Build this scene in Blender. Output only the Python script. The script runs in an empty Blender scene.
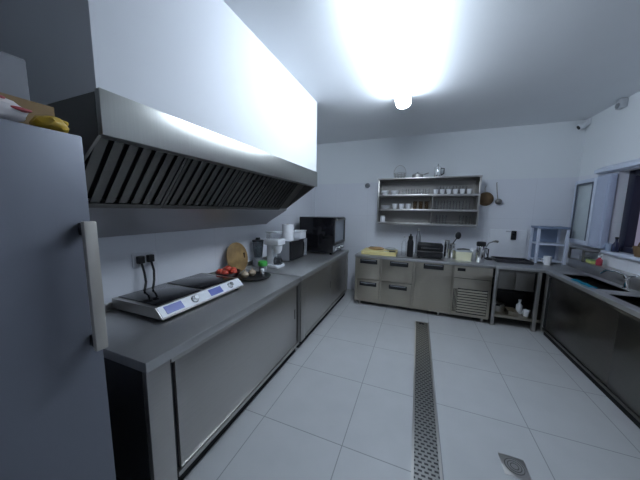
import bpy, bmesh, math, random
from mathutils import Vector, Matrix
random.seed(7)
SC = bpy.context.scene
COL = SC.collection

# ------------------------------------------------------------------ camera
F, YAW, PITCH, ROLL = 244.75, .37665, -.1219, .01373
cy, sy, cp, sp = math.cos(YAW), math.sin(YAW), math.cos(PITCH), math.sin(PITCH)
right = Vector((cy, sy, 0)); fw = Vector((-sy * cp, cy * cp, sp)); up = right.cross(fw)
cr, sr = math.cos(ROLL), math.sin(ROLL)
r2 = right * cr + up * sr; u2 = up * cr - right * sr
cam = bpy.data.objects.new('camera', bpy.data.cameras.new('camera'))
COL.objects.link(cam)
cam.data.sensor_width = 36; cam.data.lens = F * 36 / 640; cam.data.clip_start = .02
M = Matrix((r2, u2, -fw)).transposed().to_4x4(); M.translation = (0, 0, 1.5)
cam.matrix_world = M
SC.camera = cam
# ------------------------------------------------------------------ world (dusk outside) and exposure
W = bpy.data.worlds.new('world'); SC.world = W; W.use_nodes = True
W.node_tree.nodes['Background'].inputs[0].default_value = (.40, .38, .54, 1)
W.node_tree.nodes['Background'].inputs[1].default_value = .42
vs = SC.view_settings
vs.view_transform = 'Standard'; vs.look = 'None'; vs.gamma = 1; vs.use_curve_mapping = False
vs.exposure = 0
TUBE_STRENGTH = 37
TUBE_COLOUR = (.75, .865, 1.0)
# ------------------------------------------------------------------ materials
def nt(name):
    m = bpy.data.materials.new(name); m.use_nodes = True
    return m, m.node_tree, m.node_tree.nodes['Principled BSDF']
def plain(name, col, rough=.5, metal=0, noise=.06, scale=14, spec=.5, trans=0, ior=1.45, bump=0):
    m, t, b = nt(name)
    b.inputs['Roughness'].default_value = rough; b.inputs['Metallic'].default_value = metal
    b.inputs['Specular IOR Level'].default_value = spec
    b.inputs['Transmission Weight'].default_value = trans; b.inputs['IOR'].default_value = ior
    tc = t.nodes.new('ShaderNodeTexCoord'); n = t.nodes.new('ShaderNodeTexNoise')
    n.inputs['Scale'].default_value = scale; n.inputs['Detail'].default_value = 4
    t.links.new(tc.outputs['Object'], n.inputs['Vector'])
    mx = t.nodes.new('ShaderNodeMix'); mx.data_type = 'RGBA'
    mx.inputs['A'].default_value = (*[c * (1 - noise) for c in col], 1)
    mx.inputs['B'].default_value = (*[min(1, c * (1 + noise)) for c in col], 1)
    t.links.new(n.outputs['Fac'], mx.inputs['Factor']); t.links.new(mx.outputs['Result'], b.inputs['Base Color'])
    if bump:
        bp = t.nodes.new('ShaderNodeBump'); bp.inputs['Strength'].default_value = bump
        t.links.new(n.outputs['Fac'], bp.inputs['Height']); t.links.new(bp.outputs['Normal'], b.inputs['Normal'])
    return m
def steel(name, col=(.50, .485, .465), rough=.34, var=.10, stretch=(2, 2, 60)):
    m, t, b = nt(name)
    b.inputs['Metallic'].default_value = 1
    tc = t.nodes.new('ShaderNodeTexCoord'); mp = t.nodes.new('ShaderNodeMapping'); n = t.nodes.new('ShaderNodeTexNoise')
    mp.inputs['Scale'].default_value = stretch; n.inputs['Scale'].default_value = 3; n.inputs['Detail'].default_value = 5
    t.links.new(tc.outputs['Object'], mp.inputs['Vector']); t.links.new(mp.outputs['Vector'], n.inputs['Vector'])
    mr = t.nodes.new('ShaderNodeMapRange'); mr.inputs['To Min'].default_value = rough - var; mr.inputs['To Max'].default_value = rough + var
    t.links.new(n.outputs['Fac'], mr.inputs['Value']); t.links.new(mr.outputs['Result'], b.inputs['Roughness'])
    mx = t.nodes.new('ShaderNodeMix'); mx.data_type = 'RGBA'
    mx.inputs['A'].default_value = (*[c * .9 for c in col], 1); mx.inputs['B'].default_value = (*[c * 1.1 for c in col], 1)
    t.links.new(n.outputs['Fac'], mx.inputs['Factor']); t.links.new(mx.outputs['Result'], b.inputs['Base Color'])
    return m
def fract_line(t, sep, axis, off, pitch, width):
    a = t.nodes.new('ShaderNodeMath'); a.operation = 'SUBTRACT'; a.inputs[1].default_value = off
    t.links.new(sep.outputs[axis], a.inputs[0])
    d = t.nodes.new('ShaderNodeMath'); d.operation = 'DIVIDE'; d.inputs[1].default_value = pitch
    t.links.new(a.outputs[0], d.inputs[0])
    f = t.nodes.new('ShaderNodeMath'); f.operation = 'FRACT'; t.links.new(d.outputs[0], f.inputs[0])
    l = t.nodes.new('ShaderNodeMath'); l.operation = 'LESS_THAN'; l.inputs[1].default_value = width / pitch
    t.links.new(f.outputs[0], l.inputs[0]); return l
def mathn(t, op, a, b):
    n = t.nodes.new('ShaderNodeMath'); n.operation = op
    for i, v in enumerate((a, b)):
        if isinstance(v, (int, float)): n.inputs[i].default_value = v
        else: t.links.new(v.outputs[0], n.inputs[i])
    return n
def floor_mat():
    m, t, b = nt('floor_tile')
    g = t.nodes.new('ShaderNodeNewGeometry'); s = t.nodes.new('ShaderNodeSeparateXYZ'); t.links.new(g.outputs['Position'], s.inputs[0])
    lx = fract_line(t, s, 'X', -.958, .588, .006); ly = fract_line(t, s, 'Y', 1.357, .622, .006)
    l = mathn(t, 'MAXIMUM', lx, ly)
    n = t.nodes.new('ShaderNodeTexNoise'); n.inputs['Scale'].default_value = 5; n.inputs['Detail'].default_value = 6
    t.links.new(g.outputs['Position'], n.inputs['Vector'])
    c = t.nodes.new('ShaderNodeMix'); c.data_type = 'RGBA'
    c.inputs['A'].default_value = (.40, .408, .415, 1); c.inputs['B'].default_value = (.47, .478, .485, 1)
    t.links.new(n.outputs['Fac'], c.inputs['Factor'])
    k = t.nodes.new('ShaderNodeMix'); k.data_type = 'RGBA'; k.inputs['B'].default_value = (.24, .245, .25, 1)
    t.links.new(l.outputs[0], k.inputs['Factor']); t.links.new(c.outputs['Result'], k.inputs['A'])
    t.links.new(k.outputs['Result'], b.inputs['Base Color'])
    b.inputs['Roughness'].default_value = .42
    return m
def wall_mat():
    m, t, b = nt('wall_paint_and_tile')
    g = t.nodes.new('ShaderNodeNewGeometry'); s = t.nodes.new('ShaderNodeSeparateXYZ'); t.links.new(g.outputs['Position'], s.inputs[0])
    hi = mathn(t, 'GREATER_THAN', 0, 1.99); t.links.new(s.outputs['Z'], hi.inputs[0])
    lz = fract_line(t, s, 'Z', .25, .58, .003)
    xy = t.nodes.new('ShaderNodeMath'); xy.operation = 'ADD'; t.links.new(s.outputs['X'], xy.inputs[0]); t.links.new(s.outputs['Y'], xy.inputs[1])
    lx = mathn(t, 'LESS_THAN', mathn(t, 'FRACT', mathn(t, 'DIVIDE', xy, .6), 0), .005)
    l = mathn(t, 'MAXIMUM', lz, lx)
    c = t.nodes.new('ShaderNodeMix'); c.data_type = 'RGBA'
    c.inputs['A'].default_value = (.72, .74, .79, 1); c.inputs['B'].default_value = (.62, .63, .68, 1)
    t.links.new(l.outputs[0], c.inputs['Factor'])
    k = t.nodes.new('ShaderNodeMix'); k.data_type = 'RGBA'; k.inputs['B'].default_value = (.76, .79, .81, 1)
    t.links.new(hi.outputs[0], k.inputs['Factor']); t.links.new(c.outputs['Result'], k.inputs['A'])
    t.links.new(k.outputs['Result'], b.inputs['Base Color'])
    r = t.nodes.new('ShaderNodeMapRange'); r.inputs['To Min'].default_value = .35; r.inputs['To Max'].default_value = .8
    t.links.new(hi.outputs[0], r.inputs['Value']); t.links.new(r.outputs['Result'], b.inputs['Roughness'])
    return m
def grate_mat():
    m, t, b = nt('perforated_steel')
    g = t.nodes.new('ShaderNodeTexCoord'); br = t.nodes.new('ShaderNodeTexBrick')
    mp = t.nodes.new('ShaderNodeMapping'); t.links.new(g.outputs['Object'], mp.inputs['Vector'])
    t.links.new(mp.outputs['Vector'], br.inputs['Vector'])
    br.inputs['Scale'].default_value = 1; br.inputs['Brick Width'].default_value = .036; br.inputs['Row Height'].default_value = .026
    br.inputs['Mortar Size'].default_value = .0065; br.inputs['Mortar Smooth'].default_value = 0
    br.inputs['Color1'].default_value = (.012, .012, .014, 1); br.inputs['Color2'].default_value = (.012, .012, .014, 1)
    br.inputs['Mortar'].default_value = (.27, .27, .265, 1)
    t.links.new(br.outputs['Color'], b.inputs['Base Color'])
    t.links.new(br.outputs['Fac'], b.inputs['Metallic']); b.inputs['Roughness'].default_value = .4
    return m
def emit(name, col, st):
    m, t, b = nt(name)
    b.inputs['Base Color'].default_value = (.9, .9, .9, 1)
    b.inputs['Emission Color'].default_value = (*col, 1); b.inputs['Emission Strength'].default_value = st
    return m
def wood_mat(name, a, c):
    m, t, b = nt(name)
    tc = t.nodes.new('ShaderNodeTexCoord'); w = t.nodes.new('ShaderNodeTexWave'); w.inputs['Scale'].default_value = 9
    w.inputs['Distortion'].default_value = 5; w.inputs['Detail'].default_value = 3
    t.links.new(tc.outputs['Object'], w.inputs['Vector'])
    mx = t.nodes.new('ShaderNodeMix'); mx.data_type = 'RGBA'; mx.inputs['A'].default_value = (*a, 1); mx.inputs['B'].default_value = (*c, 1)
    t.links.new(w.outputs['Fac'], mx.inputs['Factor']); t.links.new(mx.outputs['Result'], b.inputs['Base Color'])
    b.inputs['Roughness'].default_value = .55
    return m
STEEL = steel('brushed_steel')
STEEL_TOP = steel('worktop_steel', (.56, .56, .56), .46, .05, (60, 2, 2))
STEEL_DARK = steel('dull_steel', (.22, .212, .20), .40)
FILTER = steel('filter_steel', (.10, .098, .095), .5)
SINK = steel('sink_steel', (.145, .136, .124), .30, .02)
STEEL_HOOD = steel('hood_steel', (.52, .52, .49), .34, .025, (2, 60, 2))
STEEL_WARM = steel('warm_steel', (.47, .43, .355), .34, .05)
CHROME = steel('chrome', (.75, .75, .75), .12, .04)
FLOOR, WALL, GRATE = floor_mat(), wall_mat(), grate_mat()
CEIL = plain('ceiling_paint', (.78, .80, .82), .85, noise=.02, scale=3)
PAINT = plain('bulkhead_paint', (.74, .755, .79), .6, noise=.015, scale=3)
FRIDGE = plain('fridge_enamel', (.17, .18, .215), .42, .3, noise=.03, scale=3)
BLACK = plain('black_plastic', (.012, .012, .014), .35)
GLOSS = plain('black_glass', (.006, .006, .008), .08)
RUBBER = plain('black_rubber', (.01, .01, .01), .7)
DARK = plain('dark_void', (.008, .008, .009), .8)
WHITE = plain('white_plastic', (.72, .74, .78), .35)
PVC = plain('white_frame_plastic', (.60, .65, .76), .4)
BLUEW = plain('pale_blue_plastic', (.36, .44, .58), .45)
GREY = plain('grey_plastic', (.22, .23, .25), .4)
LGREY = plain('light_grey_plastic', (.45, .47, .5), .4)
CARD = plain('cardboard', (.28, .19, .10), .85, noise=.12)
CARTON = plain('grey_carton', (.20, .205, .23), .7)
BAGW = plain('white_bag_film', (.72, .68, .68), .35, noise=.05, bump=.4)
NAVY = plain('dark_navy_frame', (.02, .022, .045), .4)
RED = plain('red_print', (.35, .05, .06), .45)
BAGY = plain('yellow_bag_film', (.48, .31, .03), .35, noise=.25, bump=.4)
YELLOW = plain('pale_yellow_plastic', (.70, .60, .28), .5)
CREAM = plain('cream_plastic', (.72, .70, .50), .5)
BREAD = plain('bread_crust', (.38, .24, .12), .8, noise=.2)
TOMATO = plain('tomato_skin', (.50, .06, .035), .3, noise=.2)
GREEN = plain('green_plastic', (.06, .38, .07), .4)
GLEAF = plain('dull_green', (.16, .22, .10), .6)
BLUE = plain('turquoise_cloth', (.015, .33, .48), .7, bump=.3)
PURPLE = plain('display_blue', (.10, .13, .42), .3)
BROWN = plain('brown_wicker', (.16, .10, .05), .7, noise=.3)
WOOD = wood_mat('board_wood', (.21, .13, .05), (.31, .20, .08))
BEIGE = plain('beige_skin', (.42, .33, .24), .6, noise=.15)
HANDLE = plain('handle_aluminium', (.56, .53, .48), .38, .6)
ROLL = plain('paper_roll', (.80, .81, .84), .8)
PORC = plain('white_porcelain', (.76, .77, .8), .2)
def glass(name, col, rough=.03, alpha=.3):
    m, t, b = nt(name)
    b.inputs['Base Color'].default_value = (*col, 1); b.inputs['Roughness'].default_value = rough
    b.inputs['Transmission Weight'].default_value = 1; b.inputs['IOR'].default_value = 1.3
    b.inputs['Alpha'].default_value = alpha
    return m
GLASS = glass('clear_glass', (.9, .93, .95), .05, .45)
PANE = glass('window_glass', (.80, .86, .92), .02, .35)
SMOKE = glass('smoked_jug_glass', (.25, .28, .30), .05, .8)
TUBE = emit('lamp_diffuser', TUBE_COLOUR, TUBE_STRENGTH)
# ------------------------------------------------------------------ mesh helpers
class MB:
    def __init__(self): self.b = bmesh.new(); self.m = None
    def box(self, x0, x1, y0, y1, z0, z1, bev=0, rot=None, piv=None):
        v = [self.b.verts.new((x, y, z)) for x in (x0, x1) for y in (y0, y1) for z in (z0, z1)]
        fs = [self.b.faces.new([v[i] for i in q]) for q in ((0, 1, 3, 2), (4, 6, 7, 5), (0, 4, 5, 1), (2, 3, 7, 6), (0, 2, 6, 4), (1, 5, 7, 3))]
        if bev:
            es = list({e for f in fs for e in f.edges})
            r = bmesh.ops.bevel(self.b, geom=es, offset=bev, segments=2, affect='EDGES', profile=.5)
            v = list({x for f in r['faces'] for x in f.verts} | {x for x in v if x.is_valid})
        if rot is not None:
            bmesh.ops.rotate(self.b, verts=v, cent=piv or ((x0 + x1) / 2, (y0 + y1) / 2, (z0 + z1) / 2), matrix=rot)
        return self
    def prism(self, poly, axis, a, c):
        """poly of 2-D points; axis 'y' gives (x,z) outlines pulled from y=a to y=c, axis 'z' gives (x,y), axis 'x' gives (y,z)"""
        f = {'y': lambda p, q: (p[0], q, p[1]), 'z': lambda p, q: (p[0], p[1], q), 'x': lambda p, q: (q, p[0], p[1])}[axis]
        A = [self.b.verts.new(f(p, a)) for p in poly]; B = [self.b.verts.new(f(p, c)) for p in poly]
        self.b.faces.new(A); self.b.faces.new(B[::-1])
        for i in range(len(poly)):
            j = (i + 1) % len(poly); self.b.faces.new((A[i], A[j], B[j], B[i]))
        return self
    def lathe(self, c, prof, seg=20, rot=None, cap=True):
        rings = []
        for r, z in prof:
            if r < 1e-5: rings.append([self.b.verts.new((c[0], c[1], c[2] + z))])
            else: rings.append([self.b.verts.new((c[0] + r * math.cos(2 * math.pi * k / seg), c[1] + r * math.sin(2 * math.pi * k / seg), c[2] + z)) for k in range(seg)])
        for A, B in zip(rings, rings[1:]):
            for k in range(seg):
                l = (k + 1) % seg
                q = [A[k % len(A)], A[l % len(A)], B[l % len(B)], B[k % len(B)]]
                q = [x for i, x in enumerate(q) if x not in q[:i]]
                if len(q) > 2: self.b.faces.new(q)
        for R, rev in ((rings[0], True), (rings[-1], False)):
            if cap and len(R) > 2: self.b.faces.new(R[::-1] if rev else R)
        if rot is not None: bmesh.ops.rotate(self.b, verts=[v for R in rings for v in R], cent=c, matrix=rot)
        return self
    def tube(self, pts, r, seg=10, closed=False):
        pts = [Vector(p) for p in pts]; n = len(pts); rs = r if isinstance(r, (list, tuple)) else [r] * n
        rings = []; ref = None
        for i, p in enumerate(pts):
            d = (pts[(i + 1) % n] - pts[i - 1]) if closed else (pts[min(i + 1, n - 1)] - pts[max(i - 1, 0)])
            d.normalize()
            if ref is None: ref = Vector((0, 0, 1)) if abs(d.z) < .9 else Vector((1, 0, 0))
            a = d.cross(ref).normalized(); b2 = a.cross(d); ref = b2
            rings.append([self.b.verts.new(p + (a * math.cos(2 * math.pi * k / seg) + b2 * math.sin(2 * math.pi * k / seg)) * rs[i]) for k in range(seg)])
        for i in range(n if closed else n - 1):
            A, B = rings[i], rings[(i + 1) % n]
            for k in range(seg): self.b.faces.new((A[k], A[(k + 1) % seg], B[(k + 1) % seg], B[k]))
        if not closed: self.b.faces.new(rings[0][::-1]); self.b.faces.new(rings[-1])
        return self
    def blob(self, c, rx, ry, rz, jit=0, sub=3, flat=None):
        r = bmesh.ops.create_icosphere(self.b, subdivisions=sub, radius=1)
        for v in r['verts']:
            k = 1 + random.uniform(-jit, jit)
            v.co = Vector((c[0] + v.co.x * rx * k, c[1] + v.co.y * ry * k, c[2] + v.co.z * rz * k))
            if flat is not None: v.co.z = max(v.co.z, flat)
        return self
    def build(self, name, mat, parent=None, loc=None, smooth=True):
        b = self.b
        bmesh.ops.recalc_face_normals(b, faces=b.faces)
        xs = [v.co for v in b.verts]
        if parent is not None: o0 = Vector(parent['_o'])
        elif loc is not None: o0 = Vector(loc)
        else: o0 = Vector(((min(v.x for v in xs) + max(v.x for v in xs)) / 2, (min(v.y for v in xs) + max(v.y for v in xs)) / 2, min(v.z for v in xs)))
        for v in b.verts: v.co -= o0
        me = bpy.data.meshes.new(name); b.to_mesh(me); b.free(); me.materials.append(mat)
        if smooth:
            for p in me.polygons: p.use_smooth = True
            me.set_sharp_from_angle(angle=math.radians(35))
        o = bpy.data.objects.new(name, me); COL.objects.link(o)
        o['_o'] = list(o0)
        if parent is not None: o.parent = parent
        else: o.location = o0
        return o
def tag(o, label, cat, group=None):
    o['label'] = label; o['category'] = cat
    if group: o['group'] = group
    return o
def thing(name, label, cat, loc, group=None):
    o = bpy.data.objects.new(name, None); COL.objects.link(o); o.location = loc; o['_o'] = list(loc)
    o.empty_display_size = .05
    return tag(o, label, cat, group)
def struct(o): o['kind'] = 'structure'; return o
def part(mb, name, mat, root, label=None):
    o = mb.build(name, mat, root)
    if label: o['label'] = label
    return o
def copy_tree(o, loc, label=None, parent=None):
    c = o.copy(); COL.objects.link(c)
    if parent is None:
        c.location = loc; c['_o'] = list(loc)
        if label: c['label'] = label
    else: c.parent = parent
    for ch in list(o.children): copy_tree(ch, None, None, c)
    return c
RX = lambda a: Matrix.Rotation(math.radians(a), 3, 'X')
RY = lambda a: Matrix.Rotation(math.radians(a), 3, 'Y')
RZ = lambda a: Matrix.Rotation(math.radians(a), 3, 'Z')
# ------------------------------------------------------------------ the room
XL, XR, YB, YF, ZC = -1.88, 2.0, 4.45, -1.0, 2.73
struct(MB().box(XL - .2, XR + .2, YF - .2, YB + .2, -.1, 0).build('floor', FLOOR, smooth=False))
struct(MB().box(XL - .2, XR + .2, YF - .2, YB + .2, ZC, ZC + .1).build('ceiling', CEIL, smooth=False))
struct(MB().box(XL - .2, XL, YF, YB, 0, ZC).build('wall_left', WALL, smooth=False))
struct(MB().box(XL - .2, XR + .2, YB, YB + .2, 0, ZC).build('wall_back', WALL, smooth=False))
struct(MB().box(XL - .2, XR + .2, YF - .2, YF, 0, ZC).build('wall_front', PAINT, smooth=False))
WY0, WY1, WZ0, WZ1 = 2.1, 3.72, 1.09, 1.96
w = MB()
w.box(XR, XR + .2, YF, WY0, 0, ZC).box(XR, XR + .2, WY1, YB, 0, ZC).box(XR, XR + .2, WY0, WY1, 0, WZ0).box(XR, XR + .2, WY0, WY1, WZ1, ZC)
struct(w.build('wall_right', WALL, smooth=False))
# boxed duct above the hood
struct(MB().box(XL, -1.15, .60, 2.76, 1.935, ZC).build('bulkhead', PAINT, smooth=False))
# window in the right wall
win = bpy.data.objects.new('window_1', None); COL.objects.link(win); win['_o'] = [2.0, 2.9, 1.09]; win.location = (2.0, 2.9, 1.09); struct(win)
f = MB()
f.box(2.08, 2.16, WY0, WY0 + .06, WZ0, WZ1, .006).box(2.08, 2.16, WY1 - .09, WY1, WZ0, WZ1, .006)
f.box(2.08, 2.16, WY0 + .06, WY1 - .06, WZ0, WZ0 + .06, .006).box(2.08, 2.16, WY0 + .06, WY1 - .06, WZ1 - .06, WZ1, .006)
part(f, 'window_frame', NAVY, win)
part(MB().box(2.10, 2.13, WY0 + .06, 2.9, WZ0 + .06, WZ1 - .06), 'window_pane', PANE, win)
part(MB().box(2.085, 2.155, 2.88, 2.95, WZ0 + .06, WZ1 - .06, .006), 'window_mullion', NAVY, win)
part(MB().box(1.955, 2.1, WY0 - .04, WY1 + .02, WZ0 - .03, WZ0 + .004, .004), 'window_sill', PVC, win)
# sash folded inward against the wall
def sash(y0, y1, x0, x1, name_pane, mat):
    f = MB(); z0, z1, t = 1.11, 1.93, .055
    f.box(x0, x1, y0, y0 + t, z0, z1, .006).box(x0, x1, y1 - t, y1, z0, z1, .006)
    f.box(x0, x1, y0 + t, y1 - t, z0, z0 + t, .006).box(x0, x1, y0 + t, y1 - t, z1 - t, z1, .006)
    s = part(f, 'window_sash', PVC, win)
    part(MB().box((x0 + x1) / 2 - .004, (x0 + x1) / 2 + .004, y0 + t, y1 - t, z0 + t, z1 - t), 'window_pane', mat, s)
    g = MB().box(x0 - .002, x0 + .006, y0 + t - .010, y0 + t + .010, z0 + t, z1 - t).box(x0 - .002, x0 + .006, y1 - t - .012, y1 - t + .012, z0 + t, z1 - t)
    g.box(x0 - .002, x0 + .006, y0 + t, y1 - t, z1 - t - .012, z1 - t + .010)
    part(g, 'window_gasket', plain('gasket_rubber', (.10, .115, .15), .6), s)
sash(3.96, 4.39, 1.945, 1.99, 'pane', plain('frosted_pane', (.50, .56, .58), .15))
f = MB().box(1.93, 1.99, 3.70, 3.93, 1.11, 1.94, .01)
part(f, 'window_shutter', plain('shutter_plastic', (.40, .45, .58), .45), win)
f = MB().box(1.925, 1.93, 3.73, 3.90, 1.15, 1.90)
part(f, 'window_shutter_panel', plain('shutter_panel', (.44, .49, .62), .45), win)
lint = MB().prism([(2.0, 1.965), (1.93, 1.975), (1.93, 2.01), (2.0, 2.05)], 'y', 2.05, 4.0)
struct(lint.build('trim_1', PVC, smooth=False))
# ------------------------------------------------------------------ ceiling lamp
lamp = thing('ceiling_lamp', 'glowing white batten lamp along the ceiling', 'lamp', (-.21, 2.16, 2.73))
part(MB().box(-.235, -.185, 1.50, 2.85, 2.69, 2.7295, .004), 'lamp_housing', WHITE, lamp)
d = MB(); LX, LZ, LR = -.21, 2.645, .075
hs = [(LX + LR * math.cos(2 * math.pi * i / 24), LZ + LR * .75 * math.sin(2 * math.pi * i / 24)) for i in range(24)]
d.prism(hs, 'y', 1.42, 2.90)
part(d, 'lamp_diffuser', TUBE, lamp)
for a, c in ((2.90, 2.915), (1.405, 1.42)): part(MB().prism([(LX + (x - LX) * 1.03, LZ + (z - LZ) * 1.03) for x, z in hs], 'y', a, c), 'end_cap', WHITE, lamp)
part(MB().box(-.235, -.185, 2.915, 2.96, 2.62, 2.67, .004), 'cable_gland', WHITE, lamp)
# ------------------------------------------------------------------ extractor hood
hood = thing('extractor_hood', 'long stainless steel extractor hood with slotted filters under the white bulkhead', 'extractor hood', (-1.5, 1.68, 1.31))
HY0, HY1 = .60, 2.76
part(MB().box(-1.165, -1.135, HY0, HY1, 1.775, 1.945, .003).box(-1.20, -1.15, HY0 + .004, HY1 - .004, 1.775, 1.787), 'fascia', STEEL_HOOD, hood)
prof = [(-1.165, 1.934), (-1.165, 1.775), (-1.865, 1.305), (XL + .003, 1.305), (XL + .003, 1.934)]
part(MB().prism(prof, 'y', HY0, HY0 + .012), 'end_plate', STEEL_DARK, hood)
part(MB().prism(prof, 'y', HY1 - .012, HY1), 'end_plate', STEEL_DARK, hood)
part(MB().box(XL + .003, -1.17, HY0 + .012, HY1 - .012, 1.915, 1.932), 'top_plate', STEEL_DARK, hood)
part(MB().prism([(-1.545, 1.52), (-1.545, 1.495), (-1.862, 1.307), (-1.862, 1.335)], 'y', HY0 + .012, HY1 - .012), 'grease_channel', steel('channel_steel', (.44, .43, .44), .4), hood)
# filters lie on the plane from A (front, high) to B (middle, low)
A = Vector((-1.215, 0, 1.905)); B = Vector((-1.56, 0, 1.508)); D = (B - A); L = D.length; D.normalize(); N = Vector((D.z, 0, -D.x)) * -1
if N.x < 0: N = -N
fy0, fy1, nf = HY0 + .02, 2.56, 4
fwid = (fy1 - fy0) / nf
def slope_box(mb, s0, s1, y0, y1, h0, h1):
    p = []
    for s in (s0, s1):
        for h in (h0, h1):
            q = A + D * s + N * h; p.append((q.x, q.z))
    mb.prism([p[0], p[1], p[3], p[2]], 'y', y0, y1)
for k in range(nf):
    a, c = fy0 + k * fwid + .002, fy0 + (k + 1) * fwid - .002
    fr = MB()
    slope_box(fr, 0, .03, a, c, 0, .02); slope_box(fr, L - .03, L, a, c, 0, .02)
    slope_box(fr, .03, L - .03, a, a + .018, 0, .02); slope_box(fr, .03, L - .03, c - .018, c, 0, .02)
    flt = part(fr, 'baffle_filter', FILTER, hood)
    bk = MB(); slope_box(bk, .02, L - .02, a + .01, c - .01, -.035, -.03); part(bk, 'backing', DARK, flt)
    sl = MB(); n = 7; pit = (c - a - .036) / n
    for i in range(n):
        y = a + .018 + i * pit
        slope_box(sl, .03, L - .03, y + pit * .36, y + pit, .004, .014)
    part(sl, 'baffle_slat', FILTER, flt)
sp_ = MB(); slope_box(sp_, 0, L, fy1, HY1 - .012, 0, .006); part(sp_, 'blank_plate', STEEL_DARK, hood)
# ------------------------------------------------------------------ tall refrigerator beside the camera
fr = thing('refrigerator', 'tall grey refrigerator with a long vertical bar handle', 'refrigerator', (-1.43, .1, 0))
part(MB().box(-1.85, -1.045, -.32, .475, .10, 1.725, .006), 'body', FRIDGE, fr)
dr = part(MB().box(-1.04, -1.0, -.318, .473, .12, 1.722, .006), 'door', FRIDGE, fr)
hb = MB().box(-.965, -.945, .428, .462, 1.03, 1.455, .004)
part(hb, 'handle', HANDLE, dr, 'pale metal bar handle')
for z in (1.035, 1.41): part(MB().box(-1.0, -.966, .436, .456, z, z + .04, .004), 'handle_bracket', BLACK, dr, 'dark handle bracket')
for x in (-1.78, -1.12):
    for y in (-.26, .40): part(MB().lathe((x, y, 0), [(.028, 0), (.028, .02), (.016, .025), (.016, .10)], 14), 'foot', BLACK, fr)
# things on top of the refrigerator
zt = 1.725
cb = thing('cardboard_tray', 'brown cardboard tray on the refrigerator under the grey carton', 'box', (-1.25, .28, zt))
part(MB().box(-1.40, -1.14, .05, .47, zt, zt + .012), 'base', CARD, cb)
part(MB().box(-1.40, -1.39, .05, .47, zt + .012, zt + .10).box(-1.15, -1.14, .05, .47, zt + .012, zt + .10).box(-1.39, -1.15, .05, .06, zt + .012, zt + .10).box(-1.39, -1.15, .46, .47, zt + .012, zt + .10), 'side', CARD, cb)
zt += .0006
ct = thing('carton', 'grey white closed carton standing in the cardboard tray on the refrigerator', 'box', (-1.27, .22, zt + .013))
part(MB().box(-1.37, -1.16, .075, .425, zt + .012, zt + .225, .004), 'body', CARTON, ct)
part(MB().box(-1.37, -1.16, .23, .245, zt + .2245, zt + .2265), 'tape', LGREY, ct)
bw = thing('bread_bag', 'white plastic food bag with red print at the front of the refrigerator top', 'bag', (-1.07, .30, zt))
part(MB().blob((-1.065, .310, zt + .032), .055, .070, .034, .07, 3, zt), 'body', BAGW, bw)
part(MB().blob((-1.03, .315, zt + .055), .012, .016, .006, .1, 2).blob((-1.02, .35, zt + .035), .012, .025, .006, .1, 2), 'print', RED, bw)
by = thing('snack_bag', 'yellow crumpled food bag at the edge of the refrigerator top beside the hood', 'bag', (-1.08, .43, zt))
part(MB().blob((-1.072, .428, zt + .022), .05, .040, .026, .09, 3, zt), 'body', BAGY, by)
part(MB().tube([(-1.06, .44, zt + .03), (-1.058, .452, zt + .036), (-1.06, .462, zt + .034)], [.008, .009, .010]), 'twist_end', BAGY, by)
# ------------------------------------------------------------------ left work tables
def work_cabinet(name, label, y0, y1, posts, doors, endmat):
    t = thing(name, label, 'cabinet', (-1.48, (y0 + y1) / 2, 0))
    part(MB().box(XL + .002, -1.08, y0, y1, .765, .815, .004), 'worktop', STEEL_TOP, t)
    part(MB().box(XL + .002, XL + .017, y0, y1, .815, .87, .003), 'upstand', STEEL, t)
    body = MB().box(XL + .01, -1.12, y0 + .004, y1 - .004, .09, .765)
    part(body, 'body', endmat, t)
    part(MB().box(-1.80, -1.13, y0 + .02, y1 - .02, 0, .09), 'plinth', DARK, t)
    for a, c in posts: part(MB().box(-1.12, -1.09, a, c, .085, .765, .002), 'post', STEEL, t)
    part(MB().box(-1.12, -1.095, y0 + .13, y1 - .02, .735, .765), 'top_rail', STEEL, t)
    part(MB().box(-1.12, -1.092, y0 + .13, y1 - .02, .088, .115), 'bottom_rail', STEEL, t)
    for i, (a, c) in enumerate(doors):
        x = -1.098 - .008 * (i % 2)
        d = part(MB().box(-1.118, x, a, c, .118, .733, .003), 'sliding_door', STEEL, t)
        part(MB().box(x, x + .002, c - .05, c - .032, .40, .50), 'finger_pull', STEEL_DARK, d)
    return t
STEEL_SHADE = steel('shaded_steel', (.10, .10, .11), .5)  # darkened steel: shade of cabinet end and table interior put into the colour
work_cabinet('work_cabinet', 'stainless steel work cabinet with sliding doors carrying the induction hob', .655, 2.205, [(.66, .775), (2.185, 2.2)], [(.805, 2.15)], STEEL_SHADE)
work_cabinet('work_cabinet', 'stainless steel work cabinet carrying the microwave and the black oven', 2.235, 4.11, [(2.24, 2.35), (4.03, 4.105)], [(2.36, 3.24), (3.20, 4.02)], STEEL)
# ------------------------------------------------------------------ induction hob
zc = .8156
hob = thing('induction_hob', 'steel double induction hob with sloped white control strip on the work cabinet', 'hob', (-1.6, 1.3, zc))
hy0, hy1 = .945, 1.675
part(MB().prism([(-1.85, zc + .02), (-1.375, zc + .02), (-1.375, zc + .03), (-1.43, zc + .085), (-1.85, zc + .085)], 'y', hy0, hy1), 'body', STEEL, hob)
for k in range(2):
    a = hy0 + .03 + k * .345
    part(MB().box(-1.835, -1.45, a, a + .325, zc + .085, zc + .091, .002), 'glass_plate', GLOSS, hob)
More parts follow.
